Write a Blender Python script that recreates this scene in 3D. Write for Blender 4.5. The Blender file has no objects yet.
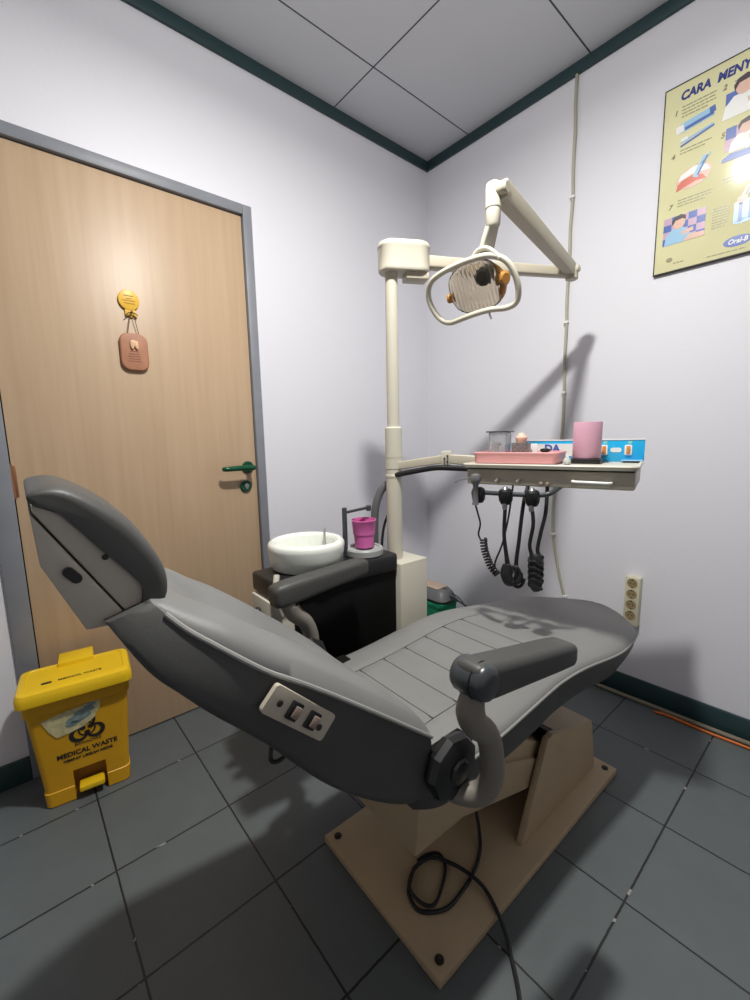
import bpy, bmesh, math, random
from mathutils import Matrix, Vector
R = math.radians
random.seed(4)
scene = bpy.context.scene
C = scene.collection

# ------------------------------------------------------------------ materials
MATS = {}
def nodes_of(name):
    m = bpy.data.materials.new(name); m.use_nodes = True
    nt = m.node_tree
    return m, nt, nt.nodes['Principled BSDF']

def mat(name, col, rough=.5, metal=0., var=.06, scale=14., bump=0., bscale=300., spec=.5, coat=0., trans=0., ior=1.45, emit=0.):
    """plain procedural material: a colour mottled by noise, optional fine bump"""
    if name in MATS: return MATS[name]
    m, nt, b = nodes_of(name)
    tc = nt.nodes.new('ShaderNodeTexCoord')
    nz = nt.nodes.new('ShaderNodeTexNoise'); nz.inputs['Scale'].default_value = scale; nz.inputs['Detail'].default_value = 5
    nt.links.new(tc.outputs['Object'], nz.inputs['Vector'])
    rp = nt.nodes.new('ShaderNodeValToRGB')
    rp.color_ramp.elements[0].position = .3; rp.color_ramp.elements[1].position = .7
    rp.color_ramp.elements[0].color = (*[c*(1-var) for c in col], 1)
    rp.color_ramp.elements[1].color = (*[min(1, c*(1+var)) for c in col], 1)
    nt.links.new(nz.outputs['Fac'], rp.inputs['Fac'])
    nt.links.new(rp.outputs['Color'], b.inputs['Base Color'])
    b.inputs['Roughness'].default_value = rough; b.inputs['Metallic'].default_value = metal
    b.inputs['Specular IOR Level'].default_value = spec; b.inputs['Coat Weight'].default_value = coat
    b.inputs['Transmission Weight'].default_value = trans; b.inputs['IOR'].default_value = ior
    if bump:
        n2 = nt.nodes.new('ShaderNodeTexNoise'); n2.inputs['Scale'].default_value = bscale
        nt.links.new(tc.outputs['Object'], n2.inputs['Vector'])
        bp = nt.nodes.new('ShaderNodeBump'); bp.inputs['Strength'].default_value = bump; bp.inputs['Distance'].default_value = .002
        nt.links.new(n2.outputs['Fac'], bp.inputs['Height']); nt.links.new(bp.outputs['Normal'], b.inputs['Normal'])
    MATS[name] = m
    return m

def mnode(nt, op, a, b=None, c=None):
    n = nt.nodes.new('ShaderNodeMath'); n.operation = op
    for i, v in enumerate((a, b, c)):
        if v is None: continue
        if isinstance(v, (int, float)): n.inputs[i].default_value = v
        else: nt.links.new(v, n.inputs[i])
    return n.outputs[0]

def line_mask(nt, coord, origin, step, width):
    """1 on a joint line, 0 elsewhere"""
    t = mnode(nt, 'SUBTRACT', coord, origin - step/2)
    w = mnode(nt, 'MODULO', mnode(nt, 'ADD', t, step*50), step)
    d = mnode(nt, 'ABSOLUTE', mnode(nt, 'SUBTRACT', w, step/2))
    return mnode(nt, 'LESS_THAN', d, width/2)

def mixcol(nt, fac, a, b):
    n = nt.nodes.new('ShaderNodeMix'); n.data_type = 'RGBA'
    for s, v in ((0, fac), (6, a), (7, b)):
        if isinstance(v, (int, float)): n.inputs[s].default_value = v
        elif isinstance(v, tuple): n.inputs[s].default_value = (*v, 1)
        else: nt.links.new(v, n.inputs[s])
    return n.outputs[2]

def noise(nt, vec, scale, detail=4, rough=.5):
    n = nt.nodes.new('ShaderNodeTexNoise'); n.inputs['Scale'].default_value = scale
    n.inputs['Detail'].default_value = detail; n.inputs['Roughness'].default_value = rough
    nt.links.new(vec, n.inputs['Vector']); return n.outputs['Fac']

def floor_mat():
    m, nt, b = nodes_of('floor_tiles')
    g = nt.nodes.new('ShaderNodeNewGeometry'); s = nt.nodes.new('ShaderNodeSeparateXYZ')
    P = g.outputs['Position']; nt.links.new(P, s.inputs[0])
    wob = mnode(nt, 'MULTIPLY', mnode(nt, 'SUBTRACT', noise(nt, P, 40), .5), .003)
    x = mnode(nt, 'ADD', s.outputs[0], wob); y = mnode(nt, 'ADD', s.outputs[1], wob)
    ln = mnode(nt, 'MAXIMUM', line_mask(nt, x, .5594, .3034, .0052), line_mask(nt, y, -1.8301, .3034, .0048))
    # every tile its own slight tone
    fl = nt.nodes.new('ShaderNodeCombineXYZ')
    nt.links.new(mnode(nt, 'FLOOR', mnode(nt, 'DIVIDE', mnode(nt, 'SUBTRACT', s.outputs[0], .5594), .3034)), fl.inputs[0])
    nt.links.new(mnode(nt, 'FLOOR', mnode(nt, 'DIVIDE', mnode(nt, 'SUBTRACT', s.outputs[1], -1.8301), .3034)), fl.inputs[1])
    wn = nt.nodes.new('ShaderNodeTexWhiteNoise'); nt.links.new(fl.outputs[0], wn.inputs['Vector'])
    tile = mixcol(nt, noise(nt, P, 9, 6), (.088, .101, .104), (.116, .132, .135))
    tile = mixcol(nt, mnode(nt, 'MULTIPLY', wn.outputs['Value'], .25), tile, (.085, .094, .10))
    dirt = mnode(nt, 'GREATER_THAN', noise(nt, P, 23, 3), .65)
    grout = mixcol(nt, dirt, (.012, .012, .012), (.30, .28, .26))
    nt.links.new(mixcol(nt, ln, tile, grout), b.inputs['Base Color'])
    nt.links.new(mnode(nt, 'ADD', mnode(nt, 'MULTIPLY', noise(nt, P, 30), .25), .34), b.inputs['Roughness'])
    bp = nt.nodes.new('ShaderNodeBump'); bp.inputs['Strength'].default_value = .5; bp.inputs['Distance'].default_value = .003
    nt.links.new(mnode(nt, 'SUBTRACT', mnode(nt, 'MULTIPLY', noise(nt, P, 60), .12), ln), bp.inputs['Height'])
    nt.links.new(bp.outputs['Normal'], b.inputs['Normal'])
    return m

def ceiling_mat():
    m, nt, b = nodes_of('ceiling_panels')
    g = nt.nodes.new('ShaderNodeNewGeometry'); s = nt.nodes.new('ShaderNodeSeparateXYZ')
    P = g.outputs['Position']; nt.links.new(P, s.inputs[0])
    ln = mnode(nt, 'MAXIMUM', line_mask(nt, s.outputs[0], .2844, .5908, .006), line_mask(nt, s.outputs[1], -.6311, 1.19, .006))
    base = mixcol(nt, noise(nt, P, 3, 3), (.56, .57, .60), (.61, .62, .65))
    nt.links.new(mixcol(nt, ln, base, (.03, .035, .05)), b.inputs['Base Color'])
    b.inputs['Roughness'].default_value = .6
    return m

def wall_mat():
    m, nt, b = nodes_of('wall_paint')
    g = nt.nodes.new('ShaderNodeNewGeometry'); P = g.outputs['Position']
    base = mixcol(nt, noise(nt, P, 1.7, 4), (.735, .730, .785), (.77, .765, .815))
    spot = mnode(nt, 'GREATER_THAN', noise(nt, P, 14, 2), .76)
    nt.links.new(mixcol(nt, mnode(nt, 'MULTIPLY', spot, .12), base, (.5, .46, .42)), b.inputs['Base Color'])
    b.inputs['Roughness'].default_value = .55
    bp = nt.nodes.new('ShaderNodeBump'); bp.inputs['Strength'].default_value = .15; bp.inputs['Distance'].default_value = .004
    nt.links.new(noise(nt, P, 45, 5), bp.inputs['Height']); nt.links.new(bp.outputs['Normal'], b.inputs['Normal'])
    return m

def wood_mat():
    m, nt, b = nodes_of('door_veneer')
    g = nt.nodes.new('ShaderNodeNewGeometry')
    mp = nt.nodes.new('ShaderNodeMapping'); mp.inputs['Scale'].default_value = (3, 26, 1.1)
    nt.links.new(g.outputs['Position'], mp.inputs['Vector'])
    v = noise(nt, mp.outputs[0], 1.3, 8, .6)
    rp = nt.nodes.new('ShaderNodeValToRGB'); e = rp.color_ramp.elements
    e[0].position = .2; e[0].color = (.455, .315, .195, 1); e[1].position = .8; e[1].color = (.55, .395, .26, 1)
    nt.links.new(v, rp.inputs['Fac'])
    nt.links.new(rp.outputs['Color'], b.inputs['Base Color']); b.inputs['Roughness'].default_value = .42
    return m

def seat_mat():
    """worn grey vinyl"""
    m, nt, b = nodes_of('grey_vinyl_seat')
    tc = nt.nodes.new('ShaderNodeTexCoord'); P = tc.outputs['Object']
    s = nt.nodes.new('ShaderNodeSeparateXYZ'); nt.links.new(P, s.inputs[0])
    base = mixcol(nt, noise(nt, P, 8, 6), (.180, .180, .174), (.218, .218, .210))
    nt.links.new(base, b.inputs['Base Color'])
    b.inputs['Roughness'].default_value = .42
    bp = nt.nodes.new('ShaderNodeBump'); bp.inputs['Strength'].default_value = .12; bp.inputs['Distance'].default_value = .001
    nt.links.new(noise(nt, P, 380, 2), bp.inputs['Height']); nt.links.new(bp.outputs['Normal'], b.inputs['Normal'])
    return m

FLOOR, CEIL, WALL, WOOD, SEAT = floor_mat(), ceiling_mat(), wall_mat(), wood_mat(), seat_mat()
GREEN_TRIM = mat('dark_green_trim', (.022, .050, .055), .45)
FRAME = mat('grey_door_frame', (.225, .235, .265), .45)
BLACKGAP = mat('dark_gap', (.01, .01, .01), .9)
HGREEN = mat('green_lacquer', (.004, .072, .032), .25, var=.2)
COPPER = mat('copper_hinge', (.32, .15, .08), .4, .6)
CREAM = mat('cream_enamel', (.57, .54, .45), .38, var=.03, scale=5)
CREAM_D = mat('beige_powder_coat', (.42, .315, .195), .45, var=.05, scale=6)
CREAM_T = mat('taupe_cream_enamel', (.50, .455, .36), .4, var=.03)
VINYL = mat('grey_vinyl', (.178, .178, .174), .52, var=.06, scale=9, bump=.1)
VINYL_D = mat('dark_grey_vinyl', (.060, .060, .057), .5, var=.08, scale=7, bump=.1)
PIPING = mat('light_grey_piping', (.27, .265, .25), .5)
SEAM = mat('dark_seam', (.06, .06, .06), .6)
ARMVINYL = mat('charcoal_vinyl', (.058, .058, .055), .5, var=.08, scale=7, bump=.1)
HEADSHELL = mat('taupe_plastic_shell', (.50, .46, .395), .45, var=.04)
POST = mat('brown_grey_rubber', (.20, .18, .155), .5)
BLACK = mat('black_plastic', (.012, .012, .013), .35)
BLACKM = mat('matte_black_panel', (.005, .005, .005), .6, spec=.15)
RUBBER = mat('black_rubber_hose', (.012, .012, .013), .45)
DGREY = mat('dark_grey_plastic', (.05, .055, .06), .3)
STEEL = mat('brushed_steel', (.45, .45, .46), .3, .9)
PORC = mat('cream_porcelain', (.80, .82, .76), .15, var=.02, coat=.5)
PINK = mat('pink_plastic_cup', (.72, .16, .45), .35, var=.04)
PINKT = mat('pink_plastic_tray', (.75, .36, .38), .35, var=.04)
PINKC = mat('dusty_pink_plastic', (.60, .33, .43), .35, var=.03)
PEACH = mat('peach_plastic', (.85, .50, .38), .4)
GREYHOSE = mat('grey_ribbed_hose', (.10, .10, .105), .45)
YELLOW = mat('yellow_plastic', (.78, .50, .010), .4, var=.04, scale=6)
YELLOW_B = mat('orange_yellow_plastic', (.70, .36, .010), .42, var=.05, scale=6)
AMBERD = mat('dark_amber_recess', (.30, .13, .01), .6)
INK = mat('black_ink', (.02, .018, .015), .6)
STICKER = mat('torn_pale_sticker', (.62, .55, .30), .6, var=.2, scale=60)
SMUDGE = mat('grey_blue_print', (.20, .27, .27), .6, var=.3, scale=60)
POSTER = mat('pale_yellow_laminate', (.74, .71, .43), .16, var=.03, scale=8, coat=.35)
NAVY = mat('navy_ink', (.02, .03, .22), .3, coat=.3)
GREYINK = mat('grey_ink', (.30, .28, .16), .3)
BROWNINK = mat('brown_ink', (.22, .16, .08), .3)
BLUE = mat('bright_blue_panel', (.02, .42, .78), .25, coat=.3)
PBLUE = mat('print_blue', (.07, .13, .42), .3)
PLBLUE = mat('print_light_blue', (.30, .52, .72), .3)
PMAUVE = mat('print_mauve', (.55, .36, .48), .3)
PRED = mat('print_red', (.62, .12, .07), .3)
PSKIN = mat('print_skin', (.70, .45, .36), .3)
PHAIR = mat('print_hair', (.05, .03, .04), .3)
WHITE = mat('white_plastic', (.78, .78, .76), .35, var=.02)
SOCK = mat('ivory_plastic', (.60, .57, .42), .4, var=.03)
SOCKIN = mat('socket_recess', (.30, .23, .12), .5)
AMBER = mat('amber_switch', (.65, .25, .05), .25)
CLAY = mat('terracotta', (.42, .19, .11), .5, var=.08, scale=40)
TOOTH = mat('cream_clay', (.75, .48, .28), .5)
GOLD = mat('yellow_medal', (.80, .48, .05), .4, var=.06)
STRING = mat('brown_string', (.10, .07, .05), .8)
CABLE = mat('ivory_cable', (.42, .40, .32), .55)
ORANGE = mat('orange_cable', (.60, .14, .02), .45)
GLASS = mat('frosted_clear_plastic', (.86, .87, .88), .15, var=0, trans=.85)
def lens_mat():
    m, nt, b = nodes_of('ribbed_lens')
    tc = nt.nodes.new('ShaderNodeTexCoord'); w = nt.nodes.new('ShaderNodeTexWave'); w.inputs['Scale'].default_value = 26; w.inputs['Distortion'].default_value = 1.5
    nt.links.new(tc.outputs['Object'], w.inputs['Vector'])
    bp = nt.nodes.new('ShaderNodeBump'); bp.inputs['Strength'].default_value = .5; bp.inputs['Distance'].default_value = .003
    nt.links.new(w.outputs['Fac'], bp.inputs['Height']); nt.links.new(bp.outputs['Normal'], b.inputs['Normal'])
    b.inputs['Base Color'].default_value = (.97, .97, .97, 1); b.inputs['Roughness'].default_value = .03; b.inputs['Transmission Weight'].default_value = 1; b.inputs['IOR'].default_value = 1.3
    return m
LENS = lens_mat()
REFLECT = mat('smoky_dichroic_glass', (.84, .78, .68), .06, 0, var=.1, scale=9, trans=1., ior=1.12, bump=.3, bscale=30)
AMBERP = mat('amber_plastic', (.55, .26, .05), .25, trans=.25)
MESHG = mat('grey_mesh_metal', (.28, .27, .26), .45, .6, var=.4, scale=160)
GPLAS = mat('green_plastic', (.01, .22, .11), .35, var=.3, scale=40)
DEVICE = mat('grey_device_plastic', (.14, .145, .15), .4)
CARD = mat('tan_card', (.62, .47, .36), .6)
CHROME = mat('chrome', (.6, .6, .6), .15, 1.)
SWITCH = mat('brown_rocker', (.25, .19, .15), .35)
BOLT = mat('dark_bolt', (.03, .025, .02), .5)

# ------------------------------------------------------------------ mesh helpers (geometry as (verts, faces))
class G:
    def __init__(s): s.v = []; s.f = []
    def add(s, v, f):
        o = len(s.v); s.v += [tuple(p) for p in v]; s.f += [tuple(i+o for i in q) for q in f]; return s
    def from_bm(s, bm):
        bm.verts.index_update(); s.add([v.co[:] for v in bm.verts], [[v.index for v in f.verts] for f in bm.faces]); bm.free(); return s
    def xf(s, M): s.v = [tuple(M @ Vector(p)) for p in s.v]; return s

def box(a, b, bev=0., seg=2, M=None, g=None):
    bm = bmesh.new(); bmesh.ops.create_cube(bm, size=1)
    for v in bm.verts: v.co = Vector([a[i] + (v.co[i]+.5)*(b[i]-a[i]) for i in range(3)])
    if bev: bmesh.ops.bevel(bm, geom=bm.edges[:], offset=bev, segments=seg, affect='EDGES', profile=.5)
    if M: bmesh.ops.transform(bm, matrix=M, verts=bm.verts)
    return (g or G()).from_bm(bm)

def prism(prof, lo, hi, axis='l', bev=0., seg=2, g=None, M=None):
    """extrude polygon prof; axis 'l': prof=(x,z) along y; 'z': prof=(x,y) along z; 'x': prof=(y,z) along x"""
    bm = bmesh.new()
    def P(p, h): return {'l': (p[0], h, p[1]), 'z': (p[0], p[1], h), 'x': (h, p[0], p[1])}[axis]
    A = [bm.verts.new(P(p, lo)) for p in prof]; B = [bm.verts.new(P(p, hi)) for p in prof]
    n = len(prof); bm.faces.new(A); bm.faces.new(B[::-1])
    for i in range(n): bm.faces.new((A[i], B[i], B[(i+1) % n], A[(i+1) % n]))
    bmesh.ops.recalc_face_normals(bm, faces=bm.faces)
    if bev:
        ed = [e for e in bm.edges if e.calc_face_angle(0) > .35]
        bmesh.ops.bevel(bm, geom=ed, offset=bev, segments=seg, affect='EDGES', profile=.5, clamp_overlap=True)
    if M: bmesh.ops.transform(bm, matrix=M, verts=bm.verts)
    return (g or G()).from_bm(bm)

def loft(secs, caps=True, closed=True, g=None):
    g = g or G(); n = len(secs[0]); v = [p for s in secs for p in s]; f = []
    for i in range(len(secs)-1):
        for j in range(n if closed else n-1):
            k = (j+1) % n; f.append((i*n+j, i*n+k, (i+1)*n+k, (i+1)*n+j))
    if caps:
        f.append(tuple(range(n-1, -1, -1))); f.append(tuple((len(secs)-1)*n+j for j in range(n)))
    return g.add(v, f)

def smooth(pts, per=8, closed=False):
    """Catmull-Rom through pts"""
    P = [Vector(p) for p in pts]; n = len(P); out = []
    for i in range(n if closed else n-1):
        q = [P[(i+k) % n] if closed else P[max(0, min(n-1, i+k))] for k in (-1, 0, 1, 2)]
        for s in range(per):
            t = s/per
            out.append(.5*((2*q[1])+(q[2]-q[0])*t+(2*q[0]-5*q[1]+4*q[2]-q[3])*t*t+(3*q[1]-q[0]-3*q[2]+q[3])*t**3))
    if not closed: out.append(P[-1])
    return out

def tube(pts, r, n=12, closed=False, per=8, sm=True, g=None, flat=1.):
    """swept round section; r number or list over the control points; flat squashes along the second axis"""
    P = smooth(pts, per, closed) if sm else [Vector(p) for p in pts]
    m = len(P)
    def rad(i):
        if isinstance(r, (int, float)): return r
        t = i/(m-1)*(len(r)-1); k = min(int(t), len(r)-2); return r[k]+(r[k+1]-r[k])*(t-k)
    secs = []; prev = None
    for i in range(m):
        t = (P[(i+1) % m]-P[i-1]) if closed else (P[min(i+1, m-1)]-P[max(i-1, 0)])
        t.normalize()
        if prev is None:
            a = Vector((0, 0, 1)) if abs(t.z) < .9 else Vector((1, 0, 0)); u = t.cross(a).normalized()
        else: u = (prev - t*prev.dot(t)).normalized()
        prev = u; w = t.cross(u)
        secs.append([P[i]+(u*math.cos(2*math.pi*k/n)+w*math.sin(2*math.pi*k/n)*flat)*rad(i) for k in range(n)])
    if closed: secs.append(secs[0]); return loft(secs, caps=False, g=g)
    return loft(secs, g=g)

def lathe(prof, n=32, o=(0, 0, 0), ax=(0, 0, 1), g=None, caps=True):
    """revolve (r,h) profile about axis ax through o"""
    ax = Vector(ax).normalized(); a = Vector((0, 0, 1)) if abs(ax.z) < .9 else Vector((1, 0, 0))
    u = ax.cross(a).normalized(); w = ax.cross(u); o = Vector(o)
    secs = [[o+ax*h+(u*math.cos(2*math.pi*k/n)+w*math.sin(2*math.pi*k/n))*r for k in range(n)] for r, h in prof]
    return loft(secs, caps=caps, g=g)

def cyl(o, ax, r, h, n=24, bev=.0, g=None):
    b = min(bev, r*.5, h*.4)
    return lathe([(r-b, 0), (r, b), (r, h-b), (r-b, h)] if b else [(r, 0), (r, h)], n, o, ax, g)

def rrect(w, h, r, n=5, cx=0, cy=0):
    out = []
    for sx, sy, a0 in ((1, 1, 0), (-1, 1, 90), (-1, -1, 180), (1, -1, 270)):
        for k in range(n+1):
            a = R(a0+90*k/n); out.append((cx+sx*(w/2-r)+r*math.cos(a), cy+sy*(h/2-r)+r*math.sin(a)))
    return out

def mesh_of(name, g, m, angle=35):
    me = bpy.data.meshes.new(name); me.from_pydata([tuple(v) for v in g.v], [], g.f); me.update()
    bm = bmesh.new(); bm.from_mesh(me); bmesh.ops.recalc_face_normals(bm, faces=bm.faces); bm.to_mesh(me); bm.free()
    me.materials.append(m)
    me.polygons.foreach_set('use_smooth', [True]*len(me.polygons)); me.set_sharp_from_angle(angle=R(angle))
    return me

# ------------------------------------------------------------------ things and parts
class Thing:
    """an Empty at the thing's base; its parts are authored in the frame `auth`"""
    def __init__(s, name, label, cat, base=(0, 0, 0), auth=None, group=None):
        s.base = Vector(base); auth = auth or Matrix()
        s.root = bpy.data.objects.new(name, None); C.objects.link(s.root)
        s.root.empty_display_size = .05
        s.root.matrix_world = auth @ Matrix.Translation(s.base)
        s.root['label'] = label; s.root['category'] = cat
        if group: s.root['group'] = group
    def part(s, name, g, m, parent=None, label=None, angle=35):
        g.v = [tuple(Vector(v)-s.base) for v in g.v]
        o = bpy.data.objects.new(name, mesh_of(name, g, m, angle)); C.objects.link(o)
        o.parent = parent or s.root
        if label: o['label'] = label
        return o

def single(name, g, m, label, cat, base=(0, 0, 0), auth=None, group=None, angle=35):
    auth = auth or Matrix(); base = Vector(base)
    g.v = [tuple(Vector(v)-base) for v in g.v]
    o = bpy.data.objects.new(name, mesh_of(name, g, m, angle)); C.objects.link(o)
    o.matrix_world = auth @ Matrix.Translation(base)
    o['label'] = label; o['category'] = cat
    if group: o['group'] = group
    return o

def struct(name, g, m, parent=None):
    o = bpy.data.objects.new(name, mesh_of(name, g, m)); C.objects.link(o)
    if parent: o.parent = parent
    else: o['kind'] = 'structure'
    return o

def text_geo(s, size, o, xd, yd, depth=.0006, align='LEFT', shear=0., bold=0., squeeze=1.):
    """lettering as geometry: o = baseline start, xd/yd the writing directions"""
    cu = bpy.data.curves.new('lettering', 'FONT'); cu.body = s; cu.size = size; cu.align_x = align
    cu.extrude = depth/2; cu.shear = shear; cu.offset = bold; cu.resolution_u = 3
    ob = bpy.data.objects.new('lettering', cu); C.objects.link(ob)
    dg = bpy.context.evaluated_depsgraph_get()
    me = bpy.data.meshes.new_from_object(ob.evaluated_get(dg))
    xd = Vector(xd).normalized(); yd = Vector(yd).normalized(); nd = xd.cross(yd); o = Vector(o)
    g = G(); g.add([o+xd*v.co.x*squeeze+yd*v.co.y+nd*(v.co.z+depth/2) for v in me.vertices], [p.vertices[:] for p in me.polygons])
    bpy.data.objects.remove(ob); bpy.data.curves.remove(cu); bpy.data.meshes.remove(me)
    return g

def boolean_cut(g, cutter):
    a = bpy.data.objects.new('a', mesh_of('a', g, BLACK)); b = bpy.data.objects.new('b', mesh_of('b', cutter, BLACK))
    C.objects.link(a); C.objects.link(b)
    md = a.modifiers.new('b', 'BOOLEAN'); md.object = b; md.operation = 'DIFFERENCE'; md.solver = 'EXACT'
    me = bpy.data.meshes.new_from_object(a.evaluated_get(bpy.context.evaluated_depsgraph_get()))
    out = G(); out.add([v.co[:] for v in me.vertices], [p.vertices[:] for p in me.polygons])
    for o in (a, b): bpy.data.objects.remove(o)
    return out

# ------------------------------------------------------------------ the room
RX, RY, H = 3.40, -4.10, 2.60
struct('floor', box((-.15, RY-.1, -.05), (RX+.1, .1, 0)), FLOOR)
struct('ceiling', box((-.15, RY-.1, H), (RX+.1, .1, H+.05)), CEIL)
DL, DR, DT = -1.925, -1.103, 2.016        # door leaf edges and top
g = box((-.10, RY, 0), (0, DL-.03, H)); box((-.10, DR+.03, 0), (0, .0, H), g=g); box((-.10, DL-.03, DT+.03), (0, DR+.03, H), g=g)
struct('wall_left', g, WALL)
struct('wall_back', box((-.10, 0, 0), (RX+.1, .10, H)), WALL)
struct('wall_right', box((RX, RY, 0), (RX+.1, 0, H)), WALL)
struct('wall_front', box((-.10, RY-.1, 0), (RX+.1, RY, H)), WALL)
struct('baseboard_back', box((0, -.012, 0), (RX, 0, .084), .002), GREEN_TRIM)
g = box((0, RY, 0), (.012, DL-.056, .084), .002); box((0, DR+.04, 0), (.012, -.012, .084), .002, g=g)
struct('baseboard_left', g, GREEN_TRIM)
struct('trim_1', box((0, RY, H-.046), (.014, 0, H), .002), GREEN_TRIM)
struct('trim_2', box((.014, -.014, H-.046), (RX, 0, H), .002), GREEN_TRIM)

# door: leaf, frame, lever, keyhole, hinges
door = struct('door_1', box((-.045, DL+.003, .006), (-.004, DR-.003, DT-.003), .001), WOOD)
g = box((-.10, DL-.056, 0), (.012, DL, DT+.038), .003); box((-.10, DR, 0), (.012, DR+.038, DT+.038), .003, g=g)
box((-.10, DL, DT), (.012, DR, DT+.038), .003, g=g)
struct('door_frame', g, FRAME, door)
struct('door_gap_shade', box((-.099, DL, 0), (-.06, DR, DT)), BLACKGAP, door)  # black sheet behind the leaf, put in as shade for the gaps
g = cyl((-.004, -1.145, 1.003), (1, 0, 0), .026, .010, 28, .003)
cyl((.006, -1.145, 1.003), (1, 0, 0), .011, .044, 20, .002, g=g)
tube([(.048, -1.137, 1.003), (.052, -1.165, 1.004), (.053, -1.22, 1.004), (.051, -1.258, 1.003), (.042, -1.270, 1.003)], [.011, .0115, .011, .010, .008], 14, g=g, per=6)
lever = struct('door_handle', g, HGREEN, door); lever['label'] = 'green lever handle'
g = cyl((-.004, -1.158, .922), (1, 0, 0), .025, .010, 28, .003)
kh = struct('keyhole_rosette', g, HGREEN, door)
g = cyl((.006, -1.158, .924), (1, 0, 0), .010, .006, 20, .001); box((.006, -1.163, .908), (.011, -1.153, .922), .001, g=g)
struct('keyhole', g, STEEL, kh)
for z in (.95, 1.72, .25):
    g = cyl((.003, -1.925, z), (0, 0, 1), .006, .108, 16, .001)
    for k in range(1, 5): lathe([(.0055, 0), (.0064, .0005), (.0064, .0012), (.0055, .0017)], 16, (.003, -1.925, z+.0215*k), g=g)
    box((-.005, -1.922, z+.004), (-.002, -1.912, z+.104), .0005, g=g)
    struct('door_hinge', g, COPPER, door)['label'] = 'copper-coloured butt hinge'

# ------------------------------------------------------------------ dental chair (frame: u towards the foot end, l away from the camera, z up)
ang = R(88.913)
CH = Matrix.Translation((1.0733, -1.3781, 0)) @ Matrix.Rotation(ang, 4, 'Z')
T = Thing('dental_chair', 'reclined grey vinyl dental chair on a beige steel base plate', 'dental chair', (.43, 0, 0), CH)
T.part('base_plate', box((0, -.215, 0), (.866, .215, .022), .004), CREAM_D)
for u, l in ((.028, -.188), (.028, .188), (.838, -.188), (.838, .188)):
    g = cyl((u, l, .0215), (0, 0, 1), .010, .003, 18); cyl((u, l, .0215), (0, 0, 1), .0055, .006, 6, g=g)
    T.part('bolt', g, BOLT)
# pedestal cover with an open throat where the lift arm comes out
sp = [(.385, .022), (.505, .278), (.535, .280), (.785, .205), (.822, .022)]
g = prism(sp, -.162, -.142, bev=.004); prism(sp, .142, .162, bev=.004, g=g)
prism([(.565, .271), (.785, .205), (.783, .190), (.563, .256)], -.145, .145, g=g)
prism([(.785, .205), (.822, .022), (.808, .022), (.770, .195)], -.145, .145, g=g)
ped = T.part('pedestal_cover', g, CREAM_D)
T.part('throat_shade_strip', prism([(.542, .2745), (.568, .2695), (.568, .248), (.542, .253)], -.1415, .1415), RUBBER, ped)  # added black strip standing in for the shade in the open throat
T.part('lift_arm', prism([(.008, .243), (.165, .236), (.43, .150), (.62, .09), (.62, .15), (.45, .235), (.20, .34), (.15, .44), (.03, .44)], -.138, .138, bev=.004), CREAM_D)
T.part('lift_housing', prism([(.155, .43), (.20, .422), (.285, .380), (.53, .240), (.62, .20), (.62, .15), (.47, .160), (.26, .238), (.155, .29)], -.128, .128, bev=.004), CREAM_D)
T.part('seat_frame', box((-.03, -.17, .425), (.52, .17, .462), .006), BLACKM)

# seat: one upholstered surface with stitched channels
def seat_half(u):
    w = .236
    if u < .02: w = .236 - .03*((.02-u)/.06)**2
    if u > .62: w = .236*max(.0, 1-((u-.62)/.45)**2.9)**.52
    return w
def lerp(tab, x):
    for (a, p), (b, q) in zip(tab, tab[1:]):
        if x <= b:
            t = max(0, (x-a)/(b-a)); t = t*t*(3-2*t); return p+(q-p)*t
    return tab[-1][1]
ZT = [(-.05, .518), (.10, .524), (.45, .544), (.78, .512), (1.08, .482)]
TH = [(-.05, .090), (.30, .112), (.65, .096), (.95, .058), (1.08, .032)]
CROSS = [.075, .155, .235, .315, .395, .475]
def groove(d, w=.0065): return math.exp(-(d/w)**2)
def skew(u): return -.036*max(0, (u-.40)/.65)
US = [-.045+i*(1.068+.045)/180 for i in range(181)]
US[-1] = 1.0685
secs = []; secs_side = []
NT = 72
for u in US:
    w = max(seat_half(u), .004); zt = lerp(ZT, u); th = lerp(TH, u); sec = []
    for k in range(NT+1):
        s = -1+2*k/NT; l = s*w*.985
        z = zt-.010+.016*(1-abs(s)**5)+.010*(abs(s)**3)*(1-abs(s)**8)
        if u < .56:
            if abs(l) < .128:
                z -= .0030*max(groove(u-c, .010) for c in CROSS)
            z -= .0030*groove(abs(l)-.128, .010)
        sec.append((u, l+skew(u), z))
    side_ = [(u, k*w+skew(u), zz) for k, zz in ((1, zt-.016), (1, zt-.024), (.985, zt-th*.7), (.93, zt-th), (.4, zt-th-.004), (-.4, zt-th-.004), (-.93, zt-th), (-.985, zt-th*.7), (-1, zt-.024), (-1, zt-.016))]
    secs_side.append([(u, w+skew(u), zt-.0175)]+side_[1:-1]+[(u, -w+skew(u), zt-.0175)])
    secs.append(sec+[side_[0], (u, w*.98+skew(u), zt-.021), (u, -w*.98+skew(u), zt-.021), side_[-1]])
seat = T.part('seat_cushion', loft(secs), SEAT, angle=60)
T.part('seat_side_panel', loft(secs_side), VINYL_D, seat, 'darker vinyl side panel under the seat edge', angle=50)
pp = [(u, skew(u)-seat_half(u)-.001, lerp(ZT, u)-.020) for u in US[2:-4:3]]
pq = [(u, skew(u)+seat_half(u)+.001, lerp(ZT, u)-.020) for u in US[2:-4:3]]
def seat_z(u, l):
    s = l/(seat_half(u)*.985); return lerp(ZT, u)-.010+.016*(1-abs(s)**5)+.010*(abs(s)**3)*(1-abs(s)**8)-.0030
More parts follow.
